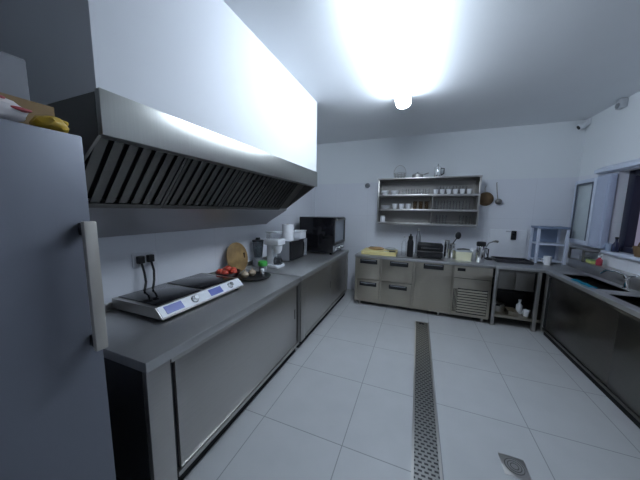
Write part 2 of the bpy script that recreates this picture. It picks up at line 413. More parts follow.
# control strip on the slope
def strip(mb, s0, s1, y0, y1, h0, h1):
    P = Vector((-1.43, 0, zc + .085)); Q = Vector((-1.375, 0, zc + .03)); d = Q - P; n = Vector((-d.z, 0, d.x)).normalized()
    if n.x < 0: n = -n
    q = [P + d * s0 + n * h0, P + d * s0 + n * h1, P + d * s1 + n * h1, P + d * s1 + n * h0]
    mb.prism([(v.x, v.z) for v in q], 'y', y0, y1)
st = MB(); strip(st, .02, .98, hy0 + .005, hy1 - .005, 0, .004); part(st, 'control_strip', WHITE, hob, 'white control strip')
for k in range(2):
    a = hy0 + .03 + k * .345
    s = MB(); strip(s, .15, .85, a + .01, a + .13, .004, .006); part(s, 'display', PURPLE, hob, 'blue display window')
    P = Vector((-1.4025, a + .225, zc + .0575))
    part(MB().lathe(P, [(.026, 0), (.026, .006), (.020, .010), (.018, .028), (.014, .031), (0, .031)], 18, RY(45)), 'knob', CHROME, hob)
for x in (-1.82, -1.41):
    for y in (hy0 + .05, hy1 - .05): part(MB().lathe((x, y, zc), [(.018, 0), (.018, .02)], 12), 'foot', RUBBER, hob)
# socket with two plugs
so = thing('wall_socket', 'white double wall socket above the induction hob', 'socket', (XL, 1.20, 1.08))
part(MB().box(XL + .001, XL + .010, 1.10, 1.28, 1.07, 1.17, .004), 'plate', WHITE, so)
for i, (y, yd) in enumerate(((1.145, 1.13), (1.215, 1.19))):
    pl = thing('power_plug', ['black plug with cable in the wall socket, on the side of the refrigerator', 'black plug with cable in the wall socket, on the side of the wooden board'][i], 'plug', (XL + .01, y, 1.10), 'plugs above the hob')
    part(MB().box(XL + .0101, XL + .045, y - .022, y + .022, 1.095, 1.15, .006), 'plug_body', BLACK, pl)
    pts = [(XL + .035, y, 1.10), (XL + .05, y + .005, 1.03), (XL + .06, yd + .02, .96), (-1.80, yd, .93), (-1.78, yd - .02, .912)]
    part(MB().tube(pts, .008, 8), 'cable', BLACK, pl)
# ------------------------------------------------------------------ things between hob and oven
tr = thing('serving_tray', 'black oval tray beside the induction hob', 'tray', (-1.53, 2.0, zc))
part(MB().lathe((-1.50, 1.99, zc), [(.14, 0), (.165, .012), (.17, .02), (.16, .018), (.137, .006), (0, .006)], 28), 'dish', BLACK, tr)
bowl = thing('fruit_bowl', 'dark bowl heaped with tomatoes behind the induction hob', 'bowl', (-1.66, 1.815, zc))
part(MB().lathe((-1.665, 1.815, zc), [(.05, 0), (.06, .006), (.105, .06), (.118, .088), (.112, .088), (.10, .062), (.055, .014), (0, .012)], 28), 'dish', plain('dark_red_bowl', (.035, .012, .012), .3), bowl)
k = 0
for (dx, dy, dz) in [(-.055, -.045, .085), (.02, -.065, .085), (.06, .005, .085), (.005, .062, .085), (-.062, .03, .085), (-.002, -.004, .112)]:
    to = thing('tomato', ['red tomato in the bowl by the refrigerator side', 'red tomato at the front rim of the bowl, hob side', 'red tomato at the front rim of the bowl, window side', 'red tomato in the bowl beside the beige onions', 'red tomato in the bowl against the wall', 'red tomato on top of the heap in the bowl'][k], 'tomato', (-1.665 + dx, 1.815 + dy, zc + dz - .032), 'tomatoes in the bowl')
    k += 1
    part(MB().blob((-1.665 + dx, 1.815 + dy, zc + dz), .036, .036, .031), 'flesh', TOMATO, to)
    part(MB().lathe((-1.665 + dx, 1.815 + dy, zc + dz + .028), [(.012, 0), (.003, .003), (.002, .01), (0, .01)], 6), 'stalk', GLEAF, to)
bd = thing('cutting_board', 'round brown wooden board leaning on the wall behind the tomatoes', 'cutting board', (-1.80, 1.93, zc))
part(MB().lathe((-1.79, 2.10, zc + .165), [(.155, -.009), (.162, -.005), (.162, .005), (.155, .009), (0, .009)], 36, RY(78)), 'disc', WOOD, bd)
part(MB().box(-1.795, -1.776, 2.19, 2.21, zc + .10, zc + .20, .003), 'hanging_cord', plain('dark_cord', (.06, .03, .015), .8), bd)
on = thing('onion', 'beige onion on the black tray nearest the tomatoes', 'onion', (-1.58, 1.96, zc + .006), 'onions on the tray')
def onion(t, x, y):
    part(MB().lathe((x, y, zc + .006), [(0, 0), (.02, .002), (.036, .022), (.038, .035), (.026, .056), (.009, .066), (.004, .084), (0, .086)], 16), 'bulb', BEIGE, t)
onion(on, -1.56, 1.93)
copy_tree(on, (-1.56, 2.05, zc + .006), 'beige onion on the black tray nearest the jug')
co = thing('food_tub', 'tall dark tub with a green lid beside the glass jug', 'tub', (-1.55, 2.2, zc))
part(MB().lathe((-1.54, 2.205, zc), [(.038, 0), (.046, .075), (0, .075)], 20), 'tub', GREY, co)
part(MB().lathe((-1.54, 2.205, zc + .075), [(.050, 0), (.052, .01), (.048, .045), (.04, .05), (0, .05)], 20), 'lid', GREEN, co, 'bright green lid')
sh = thing('salt_shaker', 'small shiny shaker with a white top on the black tray', 'shaker', (-1.40, 2.0, zc + .0065))
part(MB().lathe((-1.43, 2.04, zc + .008), [(.02, 0), (.022, .01), (.018, .05), (0, .05)], 16), 'jar', CHROME, sh)
part(MB().lathe((-1.43, 2.04, zc + .058), [(.019, 0), (.019, .022), (.012, .03), (0, .03)], 16), 'cap', PORC, sh)
jug = thing('blender', 'smoked glass blender jug behind the green lidded tub', 'blender', (-1.77, 2.45, zc))
part(MB().lathe((-1.775, 2.45, zc), [(.07, 0), (.072, .02), (.055, .09), (.045, .10), (0, .10)], 22), 'base', GREY, jug)
part(MB().lathe((-1.775, 2.45, zc + .10), [(.045, 0), (.05, .01), (.068, .20), (.062, .20), (.044, .014), (0, .012)], 22), 'jug', SMOKE, jug)
part(MB().lathe((-1.775, 2.45, zc + .30), [(.069, 0), (.069, .015), (.03, .02), (.025, .045), (0, .045)], 22), 'lid', BLACK, jug)
cm = thing('coffee_maker', 'white filter coffee maker in front of the microwave', 'coffee maker', (-1.56, 2.48, zc))
part(MB().box(-1.64, -1.47, 2.40, 2.56, zc, zc + .035, .008), 'base', WHITE, cm)
part(MB().box(-1.655, -1.57, 2.45, 2.56, zc + .035, zc + .27, .008), 'column', WHITE, cm)
part(MB().box(-1.66, -1.46, 2.40, 2.565, zc + .27, zc + .34, .012), 'water_tank', WHITE, cm)
part(MB().lathe((-1.515, 2.475, zc + .17), [(.03, 0), (.052, .04), (.058, .095), (0, .095)], 20), 'filter_basket', PORC, cm)
cj = part(MB().lathe((-1.515, 2.475, zc + .036), [(.045, 0), (.052, .02), (.05, .06), (.038, .09), (0, .09)], 20), 'carafe', SMOKE, cm)
part(MB().tube([(-1.468, 2.46, zc + .11), (-1.44, 2.445, zc + .10), (-1.44, 2.445, zc + .06), (-1.466, 2.46, zc + .05)], .006, 8), 'carafe_handle', BLACK, cj)
mw = thing('microwave', 'grey microwave with black door beside the oven', 'microwave', (-1.64, 3.0, zc))
my0, my1, mx, mz = 2.78, 3.28, -1.50, zc + .275
part(MB().box(-1.86, mx - .03, my0, my1, zc + .012, mz, .006), 'body', plain('microwave_grey', (.26, .27, .29), .4), mw)
part(MB().box(mx - .03, mx, my0 + .003, my1 - .12, zc + .02, mz - .006, .004), 'door', BLACK, mw)
part(MB().box(mx - .03, mx - .002, my1 - .118, my1 - .003, zc + .02, mz - .006, .004), 'control_panel', GREY, mw)
part(MB().box(mx, mx + .022, my1 - .145, my1 - .13, zc + .05, mz - .04, .004), 'handle', CHROME, mw)
for x in (-1.82, mx - .06):
    for y in (my0 + .05, my1 - .05): part(MB().lathe((x, y, zc), [(.015, 0), (.015, .012)], 10), 'foot', RUBBER, mw)
pr = thing('paper_roll', 'white paper towel roll standing on the microwave', 'paper roll', (-1.62, 2.88, mz))
part(MB().lathe((-1.60, 2.87, mz), [(.078, 0), (.078, .215), (.02, .215)], 26), 'paper', ROLL, pr)
part(MB().lathe((-1.60, 2.87, mz + .212), [(.022, 0), (.022, .006), (.018, .006), (.018, 0)], 16), 'core', CARD, pr)
wb = thing('plastic_container', 'white lidded container on the microwave beside the paper roll', 'container', (-1.6, 3.1, mz))
part(MB().box(-1.64, -1.50, 3.06, 3.24, mz, mz + .10, .012), 'tub', WHITE, wb)
part(MB().box(-1.647, -1.493, 3.053, 3.247, mz + .10, mz + .118, .006), 'lid', PORC, wb)
gt = thing('clear_container', 'pale clear plastic container on the white coffee maker', 'container', (-1.57, 2.49, zc + .34))
part(MB().box(-1.64, -1.49, 2.415, 2.55, zc + .34, zc + .415, .012), 'tub', GLASS, gt)
part(MB().box(-1.645, -1.485, 2.41, 2.555, zc + .415, zc + .425, .004), 'lid', LGREY, gt)
ov = thing('oven', 'black countertop convection oven at the far end of the work cabinet', 'oven', (-1.4, 3.85, zc))
ox0, ox1, oy0, oy1, oz0, oz1 = -1.74, -1.175, 3.50, 4.10, zc + .03, zc + .575
part(MB().box(ox0, ox1, oy0, oy1, oz0, oz1, .006), 'body', GLOSS, ov)
df = MB().box(ox1, ox1 + .022, oy0 + .01, oy1 - .01, oz0 + .12, oz0 + .16, .003).box(ox1, ox1 + .022, oy0 + .01, oy1 - .01, oz1 - .05, oz1 - .01, .003)
df.box(ox1, ox1 + .022, oy0 + .01, oy0 + .06, oz0 + .16, oz1 - .05, .003).box(ox1, ox1 + .022, oy1 - .06, oy1 - .01, oz0 + .16, oz1 - .05, .003)
od = part(df, 'door', BLACK, ov)
part(MB().box(ox1, ox1 + .012, oy0 + .06, oy1 - .06, oz0 + .16, oz1 - .05), 'door_glass', plain('oven_window', (.20, .23, .27), .12), od)
part(MB().tube([(ox1 + .018, oy0 + .08, oz1 - .035), (ox1 + .05, oy0 + .09, oz1 - .035), (ox1 + .05, oy1 - .09, oz1 - .035), (ox1 + .018, oy1 - .08, oz1 - .035)], .008, 8), 'handle', STEEL_DARK, od)
part(MB().box(ox1, ox1 + .012, oy0 + .01, oy1 - .01, oz0 + .01, oz0 + .11, .003), 'control_panel', GREY, ov)
for y in (oy0 + .12, oy0 + .28, oy0 + .44):
    part(MB().lathe((ox1 + .012, y, oz0 + .06), [(.026, 0), (.022, .022), (0, .024)], 16, RY(90)), 'knob', CHROME, ov)
for x in (ox0 + .05, ox1 - .05):
    for y in (oy0 + .05, oy1 - .05): part(MB().lathe((x, y, zc), [(.02, 0), (.016, .03)], 12), 'foot', RUBBER, ov)
# ------------------------------------------------------------------ back counter: refrigerated counter
rc = thing('refrigerated_counter', 'stainless steel refrigerated counter with drawers along the back wall', 'counter', (.05, 4.1, 0))
part(MB().box(-.885, .975, 3.735, YB - .002, .775, .815, .004), 'worktop', STEEL_TOP, rc)
part(MB().box(-.872, .962, 3.775, YB - .01, .06, .775), 'body', STEEL_WARM, rc)
part(MB().box(-.875, -.845, 3.75, 3.775, .06, .775, .002), 'post', STEEL_WARM, rc)
part(MB().box(-.49, -.465, 3.75, 3.775, .06, .775, .002), 'post', STEEL_WARM, rc)
part(MB().box(-.02, .01, 3.75, 3.775, .06, .775, .002), 'post', STEEL_WARM, rc)
part(MB().box(.492, .505, 3.75, 3.775, .06, .775, .002), 'post', STEEL_WARM, rc)
def grip(hx0, hx1, hz0, hz1, par):
    h = MB()
    h.box(hx0, hx1, 3.722, 3.741, hz0, hz1, .006)
    part(h, 'handle', BLACK, par, 'black recessed grip')
    part(MB().box(hx0 + .02, hx1 - .02, 3.718, 3.7225, hz1 - .02, hz1 - .008, .001), 'grip_lip', GREY, par)
for x0, x1, hx0, hx1 in ((-.842, -.493, -.795, -.53), (-.462, -.023, -.345, -.085)):
    for z0, z1, hz0, hz1 in ((.44, .77, .685, .755), (.10, .43, .33, .395)):
        d = part(MB().box(x0, x1, 3.741, 3.775, z0, z1, .004), 'drawer', STEEL_WARM, rc)
        grip(hx0, hx1, hz0, hz1, d)
d = part(MB().box(.013, .489, 3.741, 3.775, .10, .77, .004), 'door', STEEL_WARM, rc)
grip(.12, .38, .69, .765, d)
cp_ = part(MB().box(.508, .960, 3.745, 3.775, .08, .77, .003), 'compressor_panel', STEEL_WARM, rc)
part(MB().box(.55, .645, 3.740, 3.746, .70, .742, .001), 'display', BLACK, cp_, 'small black display')
part(MB().box(.515, .95, 3.742, 3.746, .60, .606), 'panel_seam', DARK, cp_)
lv = MB()
for i in range(9):
    z = .13 + i * .037
    lv.prism([(3.746, z), (3.734, z - .004), (3.734, z + .010), (3.746, z + .022)], 'x', .575, .92)
part(lv, 'louvre', STEEL_WARM, cp_)
part(MB().box(.57, .925, 3.7435, 3.7455, .11, .46), 'louvre_recess', DARK, cp_)
sl = MB()
for i in range(3): sl.box(.522 + i * .016, .530 + i * .016, 3.7425, 3.7455, .12, .45)
part(sl, 'vent_slot', DARK, cp_)
for x in (-.80, .36, .90):
    for y in (3.82, 4.38): part(MB().lathe((x, y, 0), [(.028, 0), (.028, .012), (.018, .016), (.018, .06)], 14), 'foot', STEEL, rc)
# ------------------------------------------------------------------ corner work table
wt = thing('work_table', 'open stainless steel corner table with two drawers and a lower shelf', 'table', (1.4, 4.1, 0))
part(MB().box(.979, XR - .002, 3.735, YB - .002, .775, .815, .004), 'worktop', STEEL_TOP, wt)
for x in (.985, 1.43):
    part(MB().box(x, x + .04, 3.75, 3.79, 0, .775, .003), 'leg', STEEL, wt)
for x in (.985, 1.93):
    part(MB().box(x, x + .04, 4.39, 4.43, 0, .775, .003), 'leg', STEEL, wt)
part(MB().box(1.025, 1.43, 3.77, 3.79, .745, .775).box(1.025, 1.43, 3.80, 4.38, .50, .52), 'drawer_frame', STEEL_DARK, wt)
part(MB().box(1.03, 1.208, 3.755, 3.795, .52, .742, .003), 'drawer', STEEL_DARK, wt)
part(MB().box(1.214, 1.402, 3.755, 3.795, .52, .742, .003), 'drawer', STEEL_DARK, wt)
part(MB().box(.99, 1.97, 3.755, 4.42, .125, .16, .003), 'lower_shelf', STEEL_WARM, wt)
part(MB().box(.988, 1.965, 4.432, 4.444, .16, .775), 'back_panel', STEEL_SHADE, wt)
# things on the lower shelf
zs = .1606
cr_ = thing('crate', 'black plastic crate on the lower shelf behind the white bottle', 'crate', (1.25, 4.2, zs))
c_ = MB().box(1.06, 1.43, 4.06, 4.37, zs, zs + .015)
c_.box(1.06, 1.43, 4.06, 4.075, zs + .015, zs + .26).box(1.06, 1.43, 4.355, 4.37, zs + .015, zs + .26).box(1.06, 1.075, 4.075, 4.355, zs + .015, zs + .26).box(1.415, 1.43, 4.075, 4.355, zs + .015, zs + .26)
part(c_, 'shell', BLACK, cr_)
part(MB().box(1.05, 1.44, 4.05, 4.06, zs + .235, zs + .262, .003), 'rim', BLACK, cr_)
pn = thing('saucepan', 'steel saucepan on the lower shelf beside the table leg', 'pan', (1.10, 3.95, zs))
part(MB().lathe((1.092, 3.93, zs), [(.075, 0), (.082, .006), (.082, .10), (.087, .103), (.079, .103), (.076, .01), (0, .008)], 24), 'pot', STEEL, pn)
part(MB().tube([(1.06, 3.86, zs + .09), (1.075, 3.83, zs + .10), (1.085, 3.80, zs + .105)], .008, 8), 'handle', BLACK, pn)
pb = thing('baking_tin', 'shallow grey tin on the lower shelf in front of the crate', 'tin', (1.24, 3.88, zs))
part(MB().prism([(1.19, 3.80), (1.29, 3.80), (1.29, 3.98), (1.19, 3.98)], 'z', zs, zs + .004).box(1.185, 1.19, 3.80, 3.98, zs, zs + .045).box(1.29, 1.295, 3.80, 3.98, zs, zs + .045).box(1.185, 1.295, 3.795, 3.80, zs, zs + .045).box(1.185, 1.295, 3.98, 3.985, zs, zs + .045), 'tin', STEEL_WARM, pb)
bt = thing('bottle', 'white plastic bottle on the lower shelf', 'bottle', (1.345, 3.90, zs))
part(MB().lathe((1.335, 3.92, zs), [(.03, 0), (.034, .006), (.034, .11), (.014, .14), (.014, .165), (0, .165)], 18), 'body', WHITE, bt)
part(MB().lathe((1.335, 3.92, zs + .165), [(.017, 0), (.017, .025), (0, .025)], 16), 'cap', PORC, bt)
cu = thing('cup', 'white cup on the lower shelf beside the white bottle', 'cup', (1.40, 3.84, zs))
part(MB().lathe((1.385, 3.84, zs), [(.026, 0), (.036, .08), (.033, .08), (.023, .006), (0, .006)], 18), 'body', PORC, cu)
part(MB().tube([(1.35, 3.825, zs + .06), (1.335, 3.82, zs + .05), (1.335, 3.82, zs + .035), (1.353, 3.827, zs + .025)], .005, 8), 'handle', PORC, cu)
# ------------------------------------------------------------------ right sink unit
su = thing('sink_unit', 'long stainless steel sink unit under the window', 'sink unit', (1.75, 2.6, 0))
SY0, SY1 = 1.3, 3.733
b1, b2 = (2.97, 3.56), (2.20, 2.82)
bx0, bx1, UX = 1.57, 1.805, 1.875
wt_ = MB()
wt_.box(1.485, bx0, SY0, SY1, .775, .815, .003).box(bx1, XR - .002, SY0, SY1, .775, .815, .003)
for a, c in ((SY0, b2[0]), (b2[1], b1[0]), (b1[1], SY1)): wt_.box(bx0, bx1, a, c, .775, .815)
part(wt_, 'worktop', STEEL_TOP, su)
for a, c in (b1, b2):
    q = MB(); t = .004; z0 = .56
    q.box(bx0 - t, bx1 + t, a - t, c + t, z0, z0 + t).box(bx0 - t, bx0, a, c, z0 + t, .812).box(bx1, bx1 + t, a, c, z0 + t, .812).box(bx0, bx1, a - t, a, z0 + t, .812).box(bx0, bx1, c, c + t, z0 + t, .812)
    bs = part(q, 'basin', SINK, su)
    part(MB().lathe(((bx0 + bx1) / 2, (a + c) / 2, z0 + t), [(.04, 0), (.04, .003), (.028, .004), (0, .001)], 18), 'drain_strainer', CHROME, bs)
part(MB().box(UX, XR - .002, SY0, 4.15, .8156, .925, .006), 'upstand', STEEL, su)
part(MB().box(1.515, XR - .01, SY0 + .01, SY1 - .005, .10, .555), 'body', SINK, su)
part(MB().box(1.515, 1.53, SY0 + .01, SY1 - .005, .555, .775), 'apron', SINK, su)
part(MB().box(1.498, 1.515, 3.66, 3.73, .06, .775, .003), 'post', STEEL, su)
part(MB().box(1.502, 1.516, 3.60, 3.66, .12, .735), 'door_gap', DARK, su)
part(MB().box(1.498, 1.515, SY0 + .02, 2.55, .115, .745, .003), 'sliding_door', SINK, su)
part(MB().box(1.502, 1.5165, 2.50, 3.60, .115, .745, .003), 'sliding_door', SINK, su)
part(MB().box(1.496, 1.516, SY0 + .02, 3.66, .745, .775, .002), 'top_rail', SINK, su)
part(MB().box(1.494, 1.516, SY0 + .02, 3.66, .085, .112, .002), 'bottom_rail', SINK, su)
part(MB().box(1.54, 1.95, SY0 + .02, SY1 - .02, 0, .10), 'plinth', DARK, su)
t = thing('tap', 'chrome mixer tap between the sink basin and the raised ledge', 'tap', (1.84, 3.10, zc))
part(MB().lathe((1.838, 3.10, zc), [(.027, 0), (.027, .008), (.02, .012), (.02, .085), (.016, .09), (0, .09)], 18), 'base', CHROME, t)
part(MB().tube([(1.838, 3.10, zc + .07), (1.825, 3.13, zc + .12), (1.80, 3.18, zc + .14), (1.77, 3.25, zc + .135), (1.755, 3.285, zc + .10), (1.753, 3.29, zc + .085)], .011, 10), 'spout', CHROME, t)
part(MB().tube([(1.838, 3.10, zc + .088), (1.845, 3.085, zc + .115), (1.85, 3.03, zc + .135)], [.012, .008, .007], 10), 'lever', CHROME, t)
bl = thing('cloth', 'turquoise cloth hanging over the front rim of the sink', 'cloth', (1.55, 3.12, .815))
q = MB(); nx, ny = 10, 12
gv = [[None] * (ny + 1) for _ in range(nx + 1)]
for i in range(nx + 1):
    for j in range(ny + 1):
        s = i / nx * .20; y = 2.985 + j / ny * .30
        x, z = (1.520 + s, .8205) if s < .062 else (1.583 + .003 * math.sin(j * 1.3), .8205 - (s - .062))
        gv[i][j] = q.b.verts.new((x, y, z + .0025 * math.sin(j * 1.1 + i * .6)))
for i in range(nx):
    for j in range(ny): q.b.faces.new((gv[i][j], gv[i + 1][j], gv[i + 1][j + 1], gv[i][j + 1]))
bmesh.ops.solidify(q.b, geom=q.b.faces[:], thickness=.0025)
part(q, 'fabric', BLUE, bl)
# things on the ledge of the sink
zl = .9255
x = thing('soap_box', 'grey square tub on the sink ledge below the small wall shelf', 'tub', (1.93, 3.90, zl))
part(MB().box(1.90, 1.965, 3.90, 3.99, zl, zl + .06, .006), 'tub', GREY, x); part(MB().box(1.897, 1.968, 3.897, 3.993, zl + .06, zl + .07, .003), 'lid', LGREY, x)
x = thing('sponge', 'yellow green sponge beside the red bottle', 'sponge', (1.93, 3.8, zl))
part(MB().box(1.895, 1.965, 3.745, 3.85, zl, zl + .03, .006), 'foam', plain('sponge_foam', (.55, .58, .20), .9, noise=.2, bump=.6), x); part(MB().box(1.895, 1.965, 3.745, 3.85, zl + .03, zl + .04, .003), 'scourer', plain('green_scourer', (.22, .34, .14), .9), x)
x = thing('bottle', 'small red bottle with white cap on the sink ledge', 'bottle', (1.93, 3.68, zl))
part(MB().lathe((1.925, 3.67, zl), [(.024, 0), (.027, .006), (.027, .06), (.011, .08), (.011, .09), (0, .09)], 16), 'body', plain('red_plastic', (.40, .05, .08), .35), x); part(MB().lathe((1.925, 3.67, zl + .09), [(.013, 0), (.013, .018), (0, .018)], 14), 'cap', PORC, x)
# small wall shelf under the folded sash
ws = thing('wall_ledge', 'narrow steel shelf on the right wall under the folded sash', 'shelf', (1.93, 4.0, 1.06))
part(MB().box(1.86, XR - .002, 3.76, 4.15, 1.065, 1.085, .003), 'board', STEEL, ws)
for y in (4.12, 3.84): part(MB().box(1.86, 1.88, y, y + .02, .9255, 1.065, .002).box(1.88, XR - .002, y, y + .02, 1.045, 1.065), 'bracket', STEEL_DARK, ws)
# things on the window sill
zw = WZ0 + .005
x = thing('bottle', 'dark bottle on the window sill beside the shutter', 'bottle', (2.0, 3.6, zw))
part(MB().lathe((2.0, 3.60, zw), [(.026, 0), (.03, .006), (.03, .075), (.011, .11), (.011, .14), (0, .14)], 16), 'body', plain('dark_blue_glass', (.02, .025, .06), .15), x); part(MB().lathe((2.0, 3.6, zw + .14), [(.014, 0), (.014, .02), (0, .02)], 14), 'cap', BLACK, x)
x = thing('mug', 'grey mug on the window sill in front of the shutter', 'mug', (1.985, 3.69, zw))
part(MB().lathe((1.99, 3.685, zw), [(.028, 0), (.032, .08), (.029, .08), (.025, .006), (0, .006)], 16), 'body', BLUEW, x); part(MB().tube([(1.958, 3.68, zw + .06), (1.942, 3.675, zw + .05), (1.942, 3.675, zw + .03), (1.96, 3.68, zw + .02)], .005, 8), 'handle', BLUEW, x)
x = thing('basket', 'brown wicker basket on the window sill', 'basket', (2.03, 3.29, zw))
part(MB().lathe((2.02, 3.28, zw), [(.05, 0), (.065, .06), (.07, .10), (.064, .10), (.058, .06), (.045, .008), (0, .008)], 20), 'bowl', BROWN, x)
part(MB().tube([(2.02, 3.28 + .067 * math.cos(a), zw + .09 + .07 * math.sin(a)) for a in [math.pi * i / 10 for i in range(11)]], .006, 8), 'handle', BROWN, x)
# ------------------------------------------------------------------ wall rack with glasses
wr = thing('wall_rack', 'open stainless steel wall rack with crockery above the back counter', 'shelf', (.09, 4.3, 1.30))
RX0, RX1, RY0 = -.632, .818, 4.15
Z = [1.315, 1.535, 1.765]
ztop = 2.0
part(MB().box(RX0, RX0 + .022, RY0, YB - .002, 1.30, ztop, .003), 'side', STEEL, wr)
part(MB().box(RX1 - .022, RX1, RY0, YB - .002, 1.30, ztop, .003), 'side', STEEL, wr)
part(MB().box(RX0 - .005, RX1 + .005, RY0 - .004, YB - .002, ztop, ztop + .022, .003), 'top', STEEL, wr)
for z in Z: part(MB().box(RX0 + .022, RX1 - .022, RY0, YB - .012, z - .032, z, .003), 'shelf', STEEL, wr)
part(MB().box(RX0 + .022, RX1 - .022, YB - .012, YB - .003, 1.30, ztop), 'back', steel('rack_back', (.26, .25, .24), .45), wr)
part(MB().box(.19, .21, RY0 + .004, YB - .013, 1.3155, 1.732), 'divider', STEEL_DARK, wr)
def single(name, mb, mat, label, cat, group, smooth=True):
    return tag(mb.build(name, mat), label, cat, group)
def tumbler(h=.10, r=.032): return [(r * .8, 0), (r, h), (r * .92, h), (r * .72, .006), (0, .006)]
def cupp(h=.075, r=.04): return [(r * .6, 0), (r * .85, h * .3), (r, h), (r * .93, h), (r * .78, h * .3), (0, .006)]
# top shelf
def row(name, label, cat, group, prof, mat, xs, y, z):
    first = None
    for x in xs:
        if first is None:
            first = MB().lathe((x, y, z), prof, 16).build(name, mat, loc=(x, y, z)); tag(first, label, cat, group)
        else:
            c = first.copy(); COL.objects.link(c); c.location = (x, y, z); c['_o'] = [x, y, z]
row('bowl', 'white bowl in the row filling one end of the top rack shelf', 'bowl', 'white bowls on the top rack shelf', [(.035, 0), (.06, .035), (.068, .065), (.062, .065), (.05, .03), (0, .008)], PORC, (-.53, -.37), 4.26, Z[2])
row('glass', 'clear short glass in the middle of the top rack shelf', 'glass', 'short glasses on the top rack shelf', tumbler(.09, .034), GLASS, [-.22 + .085 * i for i in range(5)], 4.27, Z[2])
row('cup', 'white cup in the row of cups on the top rack shelf', 'cup', 'white cups on the top rack shelf', cupp(.075, .036), PORC, [.24 + .09 * i for i in range(6)], 4.24, Z[2])
row('glass', 'clear tumbler behind the white cups on the top rack shelf', 'glass', 'tumblers on the top rack shelf', tumbler(.13, .032), GLASS, [.285 + .09 * i for i in range(5)], 4.36, Z[2])
for i in range(3):
    p = [(.04, 0), (.078, .012), (.085, .018), (.076, .016), (.04, .006), (0, .006)]
    z = Z[1] + .019 * i
    x = MB().lathe((-.51, 4.27, z), p, 20).build('saucer', PORC, loc=(-.51, 4.27, z))
    tag(x, ['white saucer at the bottom of the stack on the middle rack shelf', 'white saucer in the middle of the stack on the middle rack shelf', 'white saucer on top of the stack on the middle rack shelf'][i], 'saucer', 'saucers on the middle rack shelf')
row('cup', 'white cup beside the saucers on the middle rack shelf', 'cup', 'white cups on the middle rack shelf', cupp(.085, .042), PORC, [-.36, -.255, -.15], 4.25, Z[1])
row('glass', 'amber glass beside the divider on the middle rack shelf', 'glass', 'amber glasses on the middle rack shelf', tumbler(.125, .032), glass('amber_glass', (.50, .36, .22), .05, .6), [-.05, .035, .12], 4.27, Z[1])
row('glass', 'clear tall glass in the row on the middle rack shelf', 'glass', 'tall glasses on the middle rack shelf', tumbler(.135, .03), GLASS, [.265 + .085 * i for i in range(6)], 4.27, Z[1])
row('glass', 'clear glass standing on the bottom rack shelf', 'glass', 'glasses on the bottom rack shelf', tumbler(.13, .033), GLASS, [.30, .39, .62, .71], 4.28, Z[0])
x = thing('jar', 'white lidded jar at one end of the bottom rack shelf', 'jar', (-.55, 4.26, Z[0]))
part(MB().lathe((-.55, 4.26, Z[0]), [(.04, 0), (.042, .008), (.042, .08), (.03, .092), (0, .092)], 18), 'body', PORC, x); part(MB().lathe((-.55, 4.26, Z[0] + .092), [(.034, 0), (.034, .016), (0, .016)], 18), 'lid', LGREY, x)
# on top of the rack
zr = ztop + .022
x = thing('wire_basket', 'round wire basket with arched handle on the wall rack', 'basket', (-.30, 4.28, zr))
cx_, cy_ = -.31, 4.29
q = MB()
for rr, zz in ((.07, .004), (.09, .05), (.095, .085)):
    q.tube([(cx_ + rr * math.cos(2 * math.pi * i / 24), cy_ + rr * math.sin(2 * math.pi * i / 24), zr + zz) for i in range(24)], .004, 6, True)
for i in range(10):
    a = 2 * math.pi * i / 10
    q.tube([(cx_ + r * math.cos(a), cy_ + r * math.sin(a), zr + z) for r, z in ((.0, .004), (.07, .004), (.09, .05), (.095, .085))], .003, 6)
part(q, 'wire_body', STEEL, x)
part(MB().tube([(cx_ + .095 * math.cos(math.pi * i / 14), cy_, zr + .085 + .13 * math.sin(math.pi * i / 14)) for i in range(15)], .004, 6), 'handle', STEEL, x)
x = thing('saucepan', 'low grey pan on the wall rack between basket and jug', 'pan', (-.05, 4.3, zr))
part(MB().lathe((-.04, 4.29, zr), [(.075, 0), (.082, .006), (.082, .06), (.076, .06), (.072, .008), (0, .008)], 22), 'pot', STEEL, x)
part(MB().tube([(.04, 4.28, zr + .05), (.09, 4.25, zr + .065), (.12, 4.23, zr + .07)], .008, 8), 'handle', STEEL, x)
part(MB().lathe((-.04, 4.29, zr + .06), [(.08, 0), (.05, .015), (.012, .022), (.014, .04), (0, .042)], 22), 'lid', LGREY, x)
x = thing('coffee_pot', 'tall shiny steel coffee pot on the wall rack', 'pot', (.26, 4.3, zr))
part(MB().lathe((.25, 4.29, zr), [(.055, 0), (.058, .006), (.045, .10), (.05, .16), (.0, .16)], 20), 'body', CHROME, x)
part(MB().lathe((.25, 4.29, zr + .16), [(.048, 0), (.02, .025), (.008, .03), (.012, .05), (0, .052)], 20), 'lid', CHROME, x)
part(MB().tube([(.298, 4.28, zr + .14), (.335, 4.27, zr + .135), (.335, 4.27, zr + .06), (.30, 4.28, zr + .04)], .008, 8), 'handle', BLACK, x)
